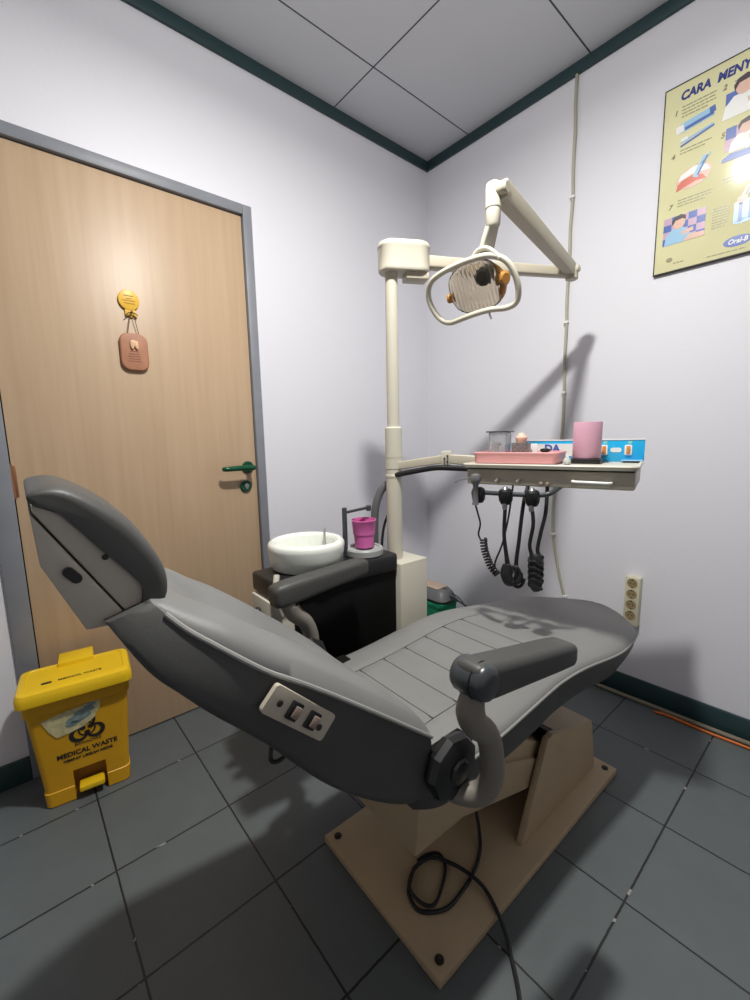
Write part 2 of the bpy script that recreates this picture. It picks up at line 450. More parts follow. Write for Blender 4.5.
for c in CROSS:
    T.part('stitched_seam', tube([(c, l+skew(c), seat_z(c, l)+.0001) for l in (-.128, -.09, -.05, 0, .05, .09, .128)], .0011, 6, per=4), SEAM, seat)
for l in (-.128, .128):
    T.part('stitched_seam', tube([(.56*i/28, l+skew(.56*i/28), seat_z(.56*i/28, l)+.0001) for i in range(29)], .0011, 6, per=2), SEAM, seat)
T.part('piping', tube(pp+[(1.069, skew(1.069), lerp(ZT, 1.069)-.018)]+pq[::-1], .0035, 8, per=2), PIPING, seat, 'pale grey piping')

# backrest: dark shell with switches on its side, lighter cushion on top
top = [(-.040, .600), (-.146, .688), (-.234, .760), (-.290, .803), (-.330, .830), (-.381, .872), (-.413, .899), (-.437, .927)]
bot = [(-.036, .480), (-.112, .503), (-.234, .607), (-.335, .729), (-.395, .791), (-.423, .822), (-.452, .855), (-.485, .914)]
def back_half(s): return .228-.090*max(0, (s-.50)/.50)**2.4
def path2(pts, n):
    P = smooth([(a, 0, b) for a, b in pts], 12); L = [0]
    for a, b in zip(P, P[1:]): L.append(L[-1]+(b-a).length)
    out = []
    for i in range(n):
        d = L[-1]*i/(n-1); k = 0
        while k < len(L)-2 and L[k+1] < d: k += 1
        t = (d-L[k])/(L[k+1]-L[k]); out.append(P[k].lerp(P[k+1], t))
    return out
NB = 60
TP, BT = path2(top, NB), path2(bot, NB)
secs_s, secs_c = [], []
for i in range(NB):
    s = i/(NB-1); P, Q = TP[i], BT[i]; d = (Q-P)
    endr = 1-.5*max(0, (s-.93)/.07)**2
    w = back_half(s)
    rise = Vector((P-Q)).normalized()
    sec = []
    for f, ww in ((0, 1), (.25, 1.010), (.6, 1.010), (.86, 1.005), (.96, .99), (1.01, .94)): sec.append(P+d*f+Vector((0, -w*ww, 0)))
    sec += [P+d*1.02+Vector((0, -w*.3, 0)), P+d*1.02+Vector((0, w*.3, 0))]
    for f, ww in ((1.01, .94), (.96, .99), (.86, 1.005), (.6, 1.010), (.25, 1.010), (0, 1)): sec.append(P+d*f+Vector((0, w*ww, 0)))
    secs_s.append(sec)
    # cushion
    e = min(1, (1-s)/.22, s/.06+.25); e = math.sqrt(max(0, 1-(1-e)**2))
    sec = []
    for k in range(41):
        t = -1+2*k/40; a = abs(t)
        h = .030*(1-a**9)**.5
        h -= .024*math.exp(-(t/.42)**4)*min(1, s*5)*min(1, (1-s)*4)
        sec.append(P+Vector((0, t*w*1.005, 0))+rise*(h*e+.002))
    sec += [P+Vector((0, w*.98, 0))-rise*.008, P+Vector((0, -w*.98, 0))-rise*.008]
    secs_c.append(sec)
shell = T.part('backrest_shell', loft(secs_s), VINYL_D, angle=50)
cush = T.part('backrest_cushion', loft(secs_c), VINYL, angle=60)
for sg in (-1, 1):
    pts = []
    for i in range(0, NB, 3):
        s = i/(NB-1); w = back_half(s); pts.append(TP[i]+Vector((0, sg*(w+.002), 0)))
    T.part('piping', tube(pts, .0035, 8, per=3), PIPING, cush, 'pale grey piping')
# switch plate on the near side of the shell: local axes along the backrest
p0 = Vector((-.294, -.2305, .763)); ax = Vector((.110, 0, -.108)).normalized(); ay = Vector((.108, 0, .110)).normalized(); an = Vector((0, -1, 0))
SW = Matrix(((ax.x, ay.x, an.x, p0.x), (ax.y, ay.y, an.y, p0.y), (ax.z, ay.z, an.z, p0.z), (0, 0, 0, 1)))
pl = T.part('switch_plate', prism(rrect(.118, .038, .005), -.004, .004, 'z', bev=.001, M=SW), CREAM_T, shell, 'cream plate with two rocker switches')
for x in (-.014, .022):
    g = box((x-.0095, -.0115, .0035), (x+.0095, .0115, .008), .001, M=SW)
    T.part('switch_bezel', g, BLACK, shell)
    g = prism([(x-.003, .007), (x+.0065, .007), (x+.0065, .013), (x-.003, .010)], -.0075, .0075, 'l', bev=.001, M=SW)
    T.part('rocker', g, SWITCH, shell)
for x, y in ((-.040, .0), (.041, -.004)):
    T.part('screw', cyl(SW @ Vector((x, y, .003)), an, .0045, .003, 12, .001), BOLT, shell)
T.part('wire_loop', tube([(-.315, -.19, .715), (-.324, -.20, .700), (-.322, -.20, .688), (-.312, -.20, .684), (-.302, -.20, .690), (-.300, -.19, .702)], .003, 8), BLACK, shell)

# headrest
HI = [(-.537, 1.0575), (-.514, 1.044), (-.485, 1.004), (-.458, .969), (-.443, .944), (-.4445, .9175)]
HO = [(-.538, 1.072), (-.508, 1.076), (-.469, 1.053), (-.437, 1.018), (-.411, .967), (-.408, .932)]
secs = []
for l, k in ((-.126, .55), (-.125, .70), (-.120, .82), (-.105, .91), (-.07, .97), (0, 1), (.07, .97), (.105, .91), (.120, .82), (.125, .70), (.126, .55)):
    O_ = [(a[0]+(b[0]-a[0])*k, a[1]+(b[1]-a[1])*k) for a, b in zip(HI, HO)]
    e_ = (-.4445+.018*k, .9175-.011*k)
    secs.append([(p.x, l, p.y) for p in smooth([(a, b, 0) for a, b in HI+[e_]+O_[::-1]], 4, True)])
T.part('headrest_cushion', loft(secs), VINYL_D, angle=70)
hs = [(-.537, 1.056), (-.514, 1.045), (-.484, 1.005), (-.457, .970), (-.441, .945), (-.443, .919), (-.460, .914), (-.538, 1.049)]
hsh = T.part('headrest_shell', prism(hs, -.121, .121, bev=.0018, seg=2), HEADSHELL, angle=50)
hb = [(-.540, 1.0475), (-.4615, .9125), (-.482, .905), (-.503, .906), (-.537, .990)]
hcv = T.part('headrest_clamp_cover', prism(hb, -.122, .122, bev=.0018, seg=2), HEADSHELL, angle=50)
g = prism(rrect(.022, .011, .0054, 6), -.1258, -.118, 'l', M=Matrix.Translation((-.510, 0, .974)) @ Matrix.Rotation(R(52), 4, 'Y'))
T.part('adjuster_slot', g, BLACK, hcv)
T.part('screw', cyl((-.477, -.1225, .988), (0, 1, 0), .0035, .004, 12), BOLT, hsh)
T.part('headrest_bracket', box((-.482, -.05, .895), (-.450, .05, .925), .004), BLACKM)

# armrests: pad, pivot cap and bent post on each side
for sg in (-1, 1):
    z0, z1 = (.735, .698) if sg < 0 else (.712, .728)
    l0, l1 = (.300*sg, .322*sg)
    secs = []
    for t, hh, hw in ((0, .018, .020), (.012, .027, .026), (.05, .031, .028), (.15, .032, .030), (.45, .029, .030), (.8, .026, .029), (.95, .024, .028), (.985, .020, .025), (1, .014, .018)):
        u = (-.036 if sg < 0 else -.075)+t*(.282 if sg < 0 else .325); l = l0+(l1-l0)*t; z = z0+(z1-z0)*t
        secs.append([(u, l+a, z+b) for a, b in rrect(hw*2, hh*2, min(hw, hh)*.55, 5)])
    T.part('armrest_pad', loft(secs), ARMVINYL, angle=60)
    cu_ = -.014 if sg < 0 else -.040; cr = .030 if sg < 0 else .022; ch = 1 if sg < 0 else .75
    g = lathe([(cr-.014, -.034*ch), (cr-.004, -.031*ch), (cr, -.024*ch), (cr, .024*ch), (cr-.004, .031*ch), (cr-.014, .034*ch)], 28, (cu_, l0, z0-.002), (0, 1, 0))
    cap = T.part('pivot_cap', g, DGREY, angle=50)
    T.part('cap_seam', tube([(cu_+(cr+.0008)*math.cos(a), l0-.010, z0-.002+(cr+.0008)*math.sin(a)) for a in [2*math.pi*k/24 for k in range(24)]], .0012, 6, closed=True, sm=False), BLACK, cap)
    g = tube([(-.018, l0, z0-.028), (-.024, l0, .678), (-.012, l0, .650), (.020, l0, .618), (.036, l0, .575), (.038, l0, .525), (.026, l0*.96, .492), (.005, l0*.86, .484), (-.010, l0*.70, .484)],
             [.019, .024, .023, .021, .021, .021, .021, .020, .020], 18, per=7)
    T.part('armrest_post', g, POST, angle=60)
# hinge knobs
for sg in (-1, 1):
    n = 20; pr = [(.036, .0), (.054, .010), (.060, .024), (.056, .036), (.040, .042)]
    g = lathe(pr, 9, (-.006, sg*.222, .536), (0, sg, 0)); lathe([(.018, .040), (.024, .044), (.020, .048), (.012, .049)], 9, (-.006, sg*.222, .536), (0, sg, 0), g=g)
    T.part('hinge_knob', g, BLACK, angle=25)
    g = box((-.02, sg*.20-.02, .505), (.09, sg*.20+.02, .530), .004); T.part('hinge_link', g, BLACKM)

# mains cable coiled on the base plate
cb = [(1.085, -1.00, .10), (1.114, -1.028, .075), (1.150, -1.058, .040), (1.178, -1.095, .0275), (1.200, -1.150, .0275), (1.210, -1.215, .0275), (1.208, -1.272, .0275), (1.172, -1.318, .0275), (1.130, -1.312, .0275), (1.108, -1.285, .0275), (1.095, -1.250, .030),
      (1.108, -1.205, .033), (1.150, -1.180, .033), (1.196, -1.172, .0385), (1.232, -1.166, .033), (1.262, -1.172, .029), (1.300, -1.190, .027), (1.328, -1.205, .016), (1.350, -1.222, .006), (1.412, -1.287, .0055), (1.475, -1.40, .0055), (1.55, -1.60, .0055), (1.60, -1.90, .0055)]
single('power_cable', tube(cb, .0048, 10, per=8), RUBBER, 'black power cable coiled on the beige base plate, running off across the floor', 'cable', (1.15, -1.25, .0225))
cb = [(1.165, -1.235, .0275), (1.112, -1.286, .036), (1.125, -1.308, .037), (1.160, -1.306, .037), (1.188, -1.262, .037), (1.180, -1.200, .0275), (1.140, -1.172, .0275), (1.105, -1.195, .026), (1.090, -1.225, .0265)]
cb = [(1.098, -1.262, .0365), (1.120, -1.302, .0375), (1.160, -1.310, .0375), (1.190, -1.290, .0375), (1.166, -1.230, .0272), (1.140, -1.190, .0272), (1.108, -1.180, .0272), (1.090, -1.205, .0272), (1.086, -1.235, .0272)]
single('control_lead', tube(cb, .0042, 10, per=8), RUBBER, 'short black lead looped inside the cable coil on the base plate', 'cable', (1.13, -1.25, .0225))

# ------------------------------------------------------------------ spittoon unit with pole (same frame as the chair)
U = Thing('spittoon_unit', 'cream and black dental spittoon unit with white bowl and tall cream pole', 'spittoon unit', (.22, .46, 0), CH)
g = box((-.035, .40, .30), (.10, .53, .655), .006)
U.part('cabinet', g, CREAM)
U.part('black_side_panel', box((.04, .392, .30), (.445, .528, .655), .003), BLACKM, label='black cabinet side panel')
U.part('basin_top', box((-.025, .380, .655), (.447, .545, .717), .012, 3), BLACK, label='black basin top')
for u, l, z in ((-.036, .475, .610), (-.036, .43, .600)):
    g = cyl((u, l, z), (-1, 0, 0), .013, .024, 18, .003); U.part('control_knob', g, BLACK)
bowl = lathe([(.080, .7172), (.106, .7185), (.112, .724), (.117, .755), (.1215, .782), (.121, .794), (.115, .802), (.106, .804), (.097, .800), (.092, .790), (.089, .765), (.080, .742), (.060, .734), (.020, .731)], 48, (.134, .472, 0))
bw = U.part('bowl', bowl, PORC, label='off-white round spittoon bowl', angle=60)
g = tube([(.214, .490, .742), (.214, .490, .790), (.2135, .488, .824)], [.0055, .0045, .004], 10); U.part('rinse_nozzle', g, STEEL, bw)
g = tube([(-.012, .395, .735), (-.020, .385, .715), (-.022, .378, .690), (-.020, .384, .640), (-.006, .396, .61)], .009, 10); U.part('drain_hose', g, CREAM)
g = cyl((.288, .475, .716), (0, 0, 1), .0085, .170, 18, .002); U.part('tap_post', g, DGREY)
g = tube([(.288, .475, .868), (.33, .470, .872), (.386, .466, .876)], .005, 10, per=4); cyl((.386, .466, .864), (0, 0, 1), .009, .020, 16, .002, g=g)
U.part('tap_spout', g, DGREY)
g = lathe([(.060, .716), (.066, .720), (.066, .738), (.062, .743), (.052, .743), (.050, .738), (.0, .737)], 36, (.352, .452, 0), caps=False); U.part('cup_stand', g, mat('grey_cup_stand', (.36, .37, .36), .4))
U.part('column_box', box((.447, .370, 0), (.582, .505, .676), .004), CREAM)
# pole: sleeve, upper tube, rings
PU, PL = .493, .449
pole = U.part('pole', lathe([(.0285, .674), (.0285, .975), (.030, .977), (.030, .985), (.0285, .987), (.0285, 1.005), (.0300, 1.007), (.0300, 1.150), (.0275, 1.153), (.0215, 1.155), (.0210, 1.71)], 32, (PU, PL, 0)), CREAM, angle=30)
U.part('pole_ring', lathe([(.0302, 1.045), (.0306, 1.046), (.0306, 1.049), (.0302, 1.050)], 32, (PU, PL, 0), caps=False), CREAM_T, pole)
U.part('waste_hose', tube([(.505, .485, .955), (.475, .50, .925), (.450, .503, .870), (.442, .503, .80), (.440, .503, .712)], .0145, 14), GREYHOSE)
U.part('supply_hose', tube([(.507, .482, .86), (.490, .50, .80), (.480, .505, .74), (.476, .506, .672)], .005, 10), RUBBER)
# pole head housing, long along the lamp arm; direction in world coordinates
Pw = CH @ Vector((PU, PL, 0))
E_ = Vector((.970, -.284, 1.700)); dv = Vector((E_.x-Pw.x, E_.y-Pw.y, 0)); LL = dv.length; dv.normalize()
LF = Matrix(((dv.x, -dv.y, 0, Pw.x), (dv.y, dv.x, 0, Pw.y), (0, 0, 1, 0), (0, 0, 0, 1)))
CI = CH.inverted() @ LF
st = rrect(.176, .092, .044, 8, .045, 0)
secs = []
for z, k in ((1.666, .95), (1.669, .99), (1.676, 1.0), (1.740, 1.0), (1.742, 1.02), (1.750, 1.02), (1.757, .98), (1.760, .90)):
    secs.append([((x-.045)*k+.045, y*k, z) for x, y in st])
hs_ = U.part('pole_head', loft(secs).xf(CI), CREAM, angle=40)
U.part('head_bracket', box((.045, -.030, 1.644), (.125, .030, 1.668), .004, M=CI), CREAM_T, hs_)

# ------------------------------------------------------------------ operating lamp on its arms
Lp = Thing('operating_lamp', 'cream dental operating lamp with looped handle on a folding arm', 'lamp', (Pw.x, Pw.y, 1.70))
B0 = Pw+dv*.12+Vector((0, 0, 1.706)); side = Vector((-dv.y, dv.x, 0))
def bar(a, b, w0, h0, w1, h1, bev=.25):
    a, b = Vector(a), Vector(b); t = (b-a).normalized(); s = t.cross(Vector((0, 0, 1))).normalized(); n = s.cross(t)
    def sec(p, w, h): return [p+s*x+n*y for x, y in rrect(w, h, min(w, h)*bev, 4)]
    return loft([sec(a, w0, h0), sec(b, w1, h1)])
Lp.part('lower_arm', bar(B0, E_-dv*.015, .038, .042, .032, .034), CREAM_T)
El = Lp.part('elbow_joint', lathe([(.018, -.024), (.022, -.021), (.022, .018), (.018, .022)], 24, E_, (0, 0, 1)), CREAM_T)
Lp.part('elbow_pin', lathe([(.008, -.028), (.012, -.026), (.012, .026), (.008, .028)], 18, E_+Vector((.0, 0, .010)), (1, 0, 0)), CREAM, El)
TT = Vector((1.033, -.842, 1.770))
Lp.part('upper_arm', bar(E_+Vector((0, -.010, .010)), TT, .034, .044, .038, .054, .12), CREAM_T)
kn = Vector((1.013, -.846, 0))
g = lathe([(.014, 1.797), (.020, 1.793), (.0215, 1.785), (.0215, 1.732), (.0200, 1.730), (.0200, 1.727), (.0200, 1.725), (.0195, 1.690), (.017, 1.685)], 26, kn)
Lp.part('knuckle', g, CREAM)
g = lathe([(.014, -.026), (.018, -.022), (.018, .022), (.014, .026)], 20, (1.029, -.844, 1.772), (1, .1, 0)); Lp.part('shoulder_pin', g, CREAM_T)
HC = Vector((.937, -.796, 1.574)); HS = .946; Dn = Vector((.14, -.89, -.43)).normalized()
sx = Vector((-.98785, -.15539, 0)); sy = Vector((.06693, -.42550, .90248))
HM = Matrix(((sx.x, sy.x, -Dn.x, HC.x), (sx.y, sy.y, -Dn.y, HC.y), (sx.z, sy.z, -Dn.z, HC.z), (0, 0, 0, 1))) @ Matrix.Scale(HS, 4)   # local z points away from the patient
g = bar((1.014, -.846, 1.700), (.982, -.836, 1.628), .034, .022, .044, .018)
Lp.part('head_bracket', g, CREAM)
# reflector dish: an egg-shaped outline sinking to the back
def dish(o, h, cx, cy): return [(cx+(x-cx)*o, cy+(y-cy)*o, h) for x, y in DO]
DO = [(.102, .010), (.092, .036), (.066, .055), (.030, .064), (-.008, .064), (-.042, .053), (-.066, .026), (-.076, -.006), (-.073, -.040), (-.060, -.066), (-.030, -.080), (.014, -.084), (.056, -.080), (.086, -.060), (.100, -.028)]
DO = [(p.x, p.y) for p in smooth([(a, b, 0) for a, b in DO], 4, True)]
cx, cy = .012, -.010
g = loft([dish(1.0, -.018, cx, cy), dish(1.03, -.010, cx, cy), dish(.97, .010, cx, cy), dish(.84, .035, cx, cy), dish(.55, .055, cx, cy), dish(.15, .062, cx, cy),
          dish(.15, .058, cx, cy), dish(.53, .051, cx, cy), dish(.80, .032, cx, cy), dish(.92, .010, cx, cy), dish(.965, -.010, cx, cy)]).xf(HM)
rf = Lp.part('reflector', g, REFLECT, angle=60)
g = loft([dish(.965, -.014, cx, cy), dish(.99, -.018, cx, cy), dish(.85, -.026, cx, cy), dish(.5, -.031, cx, cy), dish(.1, -.033, cx, cy), dish(.1, -.030, cx, cy), dish(.5, -.028, cx, cy), dish(.85, -.023, cx, cy)]).xf(HM)
Lp.part('lens', g, LENS, rf, 'ribbed clear front lens', angle=60)
g = lathe([(.0, -.010), (.018, -.009), (.026, -.002), (.028, .012), (.022, .040)], 24, (-.012, .012, 0), (0, 0, 1), caps=False).xf(HM)
Lp.part('bulb_shield', g, DEVICE, rf, 'dark round bulb shield')
arc = [(.015+(x-.015)*.93, -.010+(y+.010)*.93, .004) for x, y in DO if x < -.050]
Lp.part('amber_shade', tube(arc, [.004, .011, .013, .011, .004], 12, per=3, flat=1.3).xf(HM), AMBERP, rf, 'amber shade at the edge of the reflector', angle=60)
for x, y, rr in ((.116, -.026, .015), (-.078, -.008, .021)):
    g = lathe([(rr*.6, -.020), (rr, -.016), (rr, .004), (rr*.7, .010)], 20, (x, y, 0), (1 if x > 0 else -1, 0, -.55)).xf(HM)
    Lp.part('amber_side_cap', g, AMBERP, rf, 'amber side cap')
lp = [(.170, .004), (.150, .040), (.110, .057), (.060, .066), (.003, .071), (-.060, .068), (-.104, .046), (-.126, .008), (-.133, -.040), (-.122, -.076), (-.090, -.086), (-.045, -.081), (.001, -.082), (.054, -.088), (.108, -.094), (.144, -.076), (.166, -.036)]
hd = Lp.part('handle_loop', tube([(x, y, -.050+.25*abs(x-.02)**1.2*.4) for x, y in lp], .0090, 12, closed=True, per=5, flat=1.0).xf(HM), CREAM, angle=60)
g = tube([(-.010, .071, -.046), (-.030, .088, -.040), (-.062, .084, -.040), (-.095, .052, -.046)], .0075, 10).xf(HM)
tube([(-.085, .058, -.046), (-.075, .080, -.016), (-.040, .086, .010)], .008, 10, g=g) if 0 else None
Lp.part('handle_mount', g, CREAM, hd)
g = tube([(-.022, -.078, -.02), (-.022, -.100, -.018), (-.022, -.114, -.012)], .0035, 8).xf(HM); Lp.part('toggle', g, STEEL)

# ------------------------------------------------------------------ instrument table (own frame: x along the front edge, y to the back)
TR = Matrix(((.9640, -.2660, 0, .945), (.2660, .9640, 0, -.86), (0, 0, 1, 0), (0, 0, 0, 1)))
I = Thing('instrument_table', 'cream swing-arm instrument table with blue back panel and white drawer handle', 'instrument table', (.22, .10, .972), TR)
I.part('drawer_box', box((0, 0, .972), (.445, .262, 1.018), .004), CREAM_T)
I.part('shadow_gap', box((.004, .004, 1.0175), (.441, .260, 1.0225)), BLACKGAP)
secs = []
for z, k in ((1.022, -.004), (1.024, 0), (1.032, .002), (1.035, 0), (1.035, -.006), (1.030, -.010)):
    secs.append([(.22+x, .127+y, z) for x, y in rrect(.462+2*k, .284+2*k, .018+k, 5)])
I.part('worktop', loft(secs), CREAM)
g = tube([(.302, 0, .992), (.302, -.012, .9915), (.308, -.016, .991), (.346, -.016, .9905), (.386, -.016, .990), (.392, -.012, .990), (.392, 0, .990)], .0042, 10, per=4)
I.part('drawer_handle', g, WHITE, label='white bar handle')
for x in (.098, .159):
    g = tube([(x, .002, .990), (x, -.010, .989), (x-.004, -.018, .983)], [.004, .005, .004], 10, per=3); I.part('toggle', g, STEEL)
for x in (.220, .237):
    I.part('control_knob', cyl((x, 0, .981), (0, -1, 0), .006, .012, 14, .002), SWITCH)
bp_ = I.part('back_panel', prism([(.086, 1.030), (.452, 1.030), (.452, 1.097), (.092, 1.097)], .258, .265, 'l', bev=.001), BLUE, label='bright blue control panel')
I.part('panel_edge', box((.088, .2565, 1.0955), (.453, .2665, 1.099), .0008), WHITE, bp_)
I.part('panel_foot', box((.395, .205, 1.0352), (.450, .258, 1.0372), .0006), PLBLUE, bp_)
# white rounded badge and lettering on the blue panel (front face y = .196)
g = prism(rrect(.150, .040, .019, 6, .205, 1.066), .2570, .2582, 'l'); I.part('badge', g, WHITE, bp_)
I.part('lettering', text_geo('DA', .034, (.168, .2568, 1.060), (1, 0, 0), (0, 0, 1), .0005, bold=.0014), PBLUE, bp_)
g = prism(rrect(.030, .014, .006, 5, .377, 1.066), .2570, .2582, 'l'); I.part('badge', g, WHITE, bp_)
for x in (.345, .410):
    b_ = I.part('switch_bezel', prism(rrect(.020, .031, .004, 4, x, 1.066), .254, .2585, 'l', bev=.0008), WHITE, bp_)
    I.part('rocker', box((x-.005, .251, 1.054), (x+.005, .2545, 1.078), .001), AMBER, bp_, 'amber rocker switch')
for x in (.347, .413):
    I.part('panel_mark', prism(rrect(.011, .008, .002, 3, x, 1.089), .2575, .2583, 'l'), mat('pale_green_print', (.25, .65, .55), .4), bp_)
# support arm back to the pole, and the hose underneath
TI = TR.inverted()
def ti(x, y, z): return TI @ Vector((x, y, z))
pj = Vector((.812, -.800, 1.043))
g = bar(ti(Pw.x+.022, Pw.y+.008, 1.018), ti(*pj), .030, .028, .028, .028, .12); I.part('support_arm', g, CREAM_T)
g = bar(ti(*pj), ti(.925, -.735, 1.033), .028, .030, .028, .034, .12); I.part('support_arm', g, CREAM_T)
g = box((-.016, -.016, -.022), (.016, .016, .026), .002, M=TI @ Matrix.Translation(pj) @ Matrix.Rotation(R(40), 4, 'Z')); jb = I.part('arm_joint', g, CREAM)
f_ = Vector((.65, -.76, 0))
for dx, dz in ((-.006, .002), (.004, .010), (.004, -.010)):
    I.part('screw', cyl(ti(*(pj+Vector((.0105+dx*.76, -.0125+dx*.65, dz)))), TI.to_3x3() @ f_, .003, .010, 10), BOLT, jb)
g = tube([ti(Pw.x+.02, Pw.y-.01, .985), ti(.72, -.855, 1.000), ti(.785, -.825, 1.012), ti(.84, -.80, 1.012), ti(.92, -.775, 1.010), ti(.97, -.78, 1.005)], .0095, 12)
I.part('supply_hose', g, RUBBER)
# holder rail under the front
g = tube([(.046, -.028, .951), (.112, -.030, .951), (.183, -.030, .951), (.228, -.030, .953), (.252, -.022, .960), (.268, .02, .974)], .0068, 12); rail = I.part('holder_rail', g, DGREY)
for x in (.050, .131, .205):
    g = lathe([(.014, -.026), (.019, -.016), (.021, .004), (.018, .014), (.012, .018)], 20, (x, -.034, .948), (0, -.12, 1)); I.part('handpiece_holder', g, BLACK, rail)

def instrument(label, x, parts, kind='handpiece'):
    t = Thing('dental_handpiece', label, 'dental handpiece', (x, -.036, .915), TR, 'handpieces hanging under the instrument table')
    for name, g, m in parts: t.part(name, g, m)
    return t
# syringe with its thin nozzle and coiled lead
g = lathe([(.010, .918), (.0085, .925), (.008, .975), (.014, .985), (.016, .997), (.012, 1.006), (.006, 1.009)], 18, (.050, -.058, 0))
noz = tube([(.050, -.058, .998), (.035, -.066, .996), (.005, -.072, .990), (-.008, -.074, .982)], .0022, 8)
ld = tube([(.050, -.058, .918), (.056, -.050, .888), (.061, -.045, .859), (.055, -.042, .828), (.060, -.040, .812)], .0028, 8)
hx = [(.068, .812), (.071, .784), (.080, .757), (.093, .730), (.112, .710)]
cp = []; ax_ = smooth([(a, -.035, b) for a, b in hx], 60)
for i, p in enumerate(ax_):
    a = 2*math.pi*i/17.; t = (ax_[min(i+1, len(ax_)-1)]-ax_[max(i-1, 0)]).normalized(); n1 = Vector((0, 1, 0)); n2 = t.cross(n1)
    cp.append(p+n1*math.cos(a)*.009+n2*math.sin(a)*.009)
ld2 = tube(cp, .0030, 7, sm=False)
ld3 = tube([(.112, -.035, .712), (.104, -.034, .742), (.121, -.024, .800), (.136, -.020, .880), (.145, -.012, .975)], .0028, 8)
instrument('grey syringe handpiece with coiled black lead, leftmost under the instrument table', .050, [('syringe_body', lathe([(.010, .918), (.0085, .925), (.008, .975), (.014, .985), (.016, .997), (.012, 1.006), (.006, 1.009)], 18, (.050, -.058, 0)), mat('satin_grey_metal', (.22, .22, .23), .4, .5)), ('nozzle', noz, STEEL), ('lead', ld, RUBBER), ('lead', ld3, RUBBER), ('coiled_lead', ld2, RUBBER)])
# middle: thick looping hose
hb_ = lathe([(.005, .905), (.0075, .912), (.0085, .950), (.010, .966), (.006, .972)], 16, (.131, -.040, 0))
hz = tube([(.132, -.040, .908), (.131, -.040, .835), (.138, -.038, .775), (.148, -.036, .715), (.157, -.034, .694), (.171, -.030, .700), (.176, -.026, .716), (.163, -.022, .740), (.168, -.020, .814), (.176, -.012, .925), (.182, .010, .974)], [.0055, .0055, .006, .009, .0105, .0105, .009, .006, .0055, .0055, .0055], 12)
lp_ = []
for i in range(70):
    a = 2*math.pi*i/23.; t = i/69.; lp_.append((.140+.030*t+.017*math.cos(a), -.042+.018*t, .722-.026*t*.6+.030*math.sin(a)*(.8+.2*t)))
bd = tube([(.142, -.047, .748), (.142, -.048, .722), (.150, -.047, .700), (.166, -.045, .695)], [.010, .0165, .0165, .008], 14)
instrument('black handpiece with hose bunched in a round loop, middle holder', .131, [('handpiece_tip', hb_, STEEL), ('hose', hz, RUBBER), ('hose_coil', tube(lp_, .0050, 9, sm=False), RUBBER), ('hose_bundle', bd, RUBBER)])
# right: hose bunched into a long black bundle
hb_ = lathe([(.005, .905), (.0075, .912), (.0085, .950), (.010, .966), (.006, .972)], 16, (.205, -.040, 0))
hz = tube([(.208, -.040, .908), (.211, -.040, .869), (.203, -.038, .812), (.209, -.036, .778), (.212, -.034, .72), (.222, -.032, .685), (.234, -.030, .72), (.234, -.028, .771), (.222, -.026, .795), (.228, -.022, .846), (.237, -.012, .905), (.234, .010, .978)], .0052, 12)
bd = tube([(.220, -.036, .785), (.222, -.036, .770), (.219, -.036, .735), (.222, -.036, .700), (.226, -.036, .680)], [.013, .0175, .0165, .0195, .010], 16)
lp_ = []
for i in range(110):
    a = 2*math.pi*i/22.; t = i/109.; lp_.append((.220+.003*t+.018*math.cos(a), -.036+.016*math.sin(a), .778-.085*t+.004*math.sin(3*a)))
instrument('black handpiece with hose bound in a long bundle, right-hand holder', .205, [('handpiece_tip', hb_, STEEL), ('hose', hz, RUBBER), ('hose_bundle', bd, RUBBER), ('hose_coil', tube(lp_, .0042, 8, sm=False), RUBBER)])

# ------------------------------------------------------------------ things on the instrument table
Z0 = 1.0305
secs = []
for z, k in ((Z0, -.006), (Z0+.002, -.003), (Z0+.028, 0), (Z0+.033, .003), (Z0+.035, .002), (Z0+.035, -.003), (Z0+.010, -.006)):
    secs.append([(.118+x, .145+y, z) for x, y in rrect(.252+2*k, .150+2*k, .014, 5)])
single('instrument_tray', loft(secs), PINKT, 'shallow pink plastic tray on the instrument table', 'tray', (.118, .145, Z0), TR)
Z1 = Z0+.0105
t = Thing('glass_jar', 'square clear jar with flat dark lid standing in the pink tray', 'jar', (.054, .145, Z1), TR)
secs = [[(.054+x, .145+y, z) for x, y in rrect(.058+2*k, .058+2*k, .006, 3)] for z, k in ((Z1, -.002), (Z1+.002, 0), (Z1+.084, 0), (Z1+.086, -.001), (Z1+.086, -.004), (Z1+.006, -.004))]
jg = t.part('jar_body', loft(secs), GLASS)
g = box((.033, .126, Z1+.0065), (.053, .164, Z1+.050), .002); t.part('jar_filling', g, mat('grey_filling', (.55, .56, .55), .7, var=.3, scale=90))
g = box((.055, .128, Z1+.0065), (.075, .162, Z1+.042), .002); t.part('jar_filling', g, mat('white_cotton', (.75, .75, .75), .8, var=.1))
g = box((.018, .112, Z1+.086), (.090, .178, Z1+.090), .001); t.part('jar_lid', g, DGREY, label='flat dark lid')
t = Thing('mesh_holder', 'grey mesh holder with a peach knob, beside the clear jar', 'holder', (.122, .145, Z1), TR)
secs = [[(.122+x, .145+y, z) for x, y in rrect(.046+2*k, .046+2*k, .004, 3)] for z, k in ((Z1, 0), (Z1+.050, .002), (Z1+.052, .002), (Z1+.052, -.002), (Z1+.046, -.003))]
t.part('holder_body', loft(secs), MESHG)
g = lathe([(.014, Z1+.046), (.016, Z1+.058), (.018, Z1+.064), (.018, Z1+.069), (.013, Z1+.073), (.009, Z1+.080), (.004, Z1+.083)], 24, (.122, .145, 0)); t.part('knob', g, PEACH, label='peach knob')
single('small_card', box((.140, .180, Z1), (.163, .182, Z1+.048), .0005), WHITE, 'small white card standing behind the mesh holder', 'card', (.152, .181, Z1), TR)
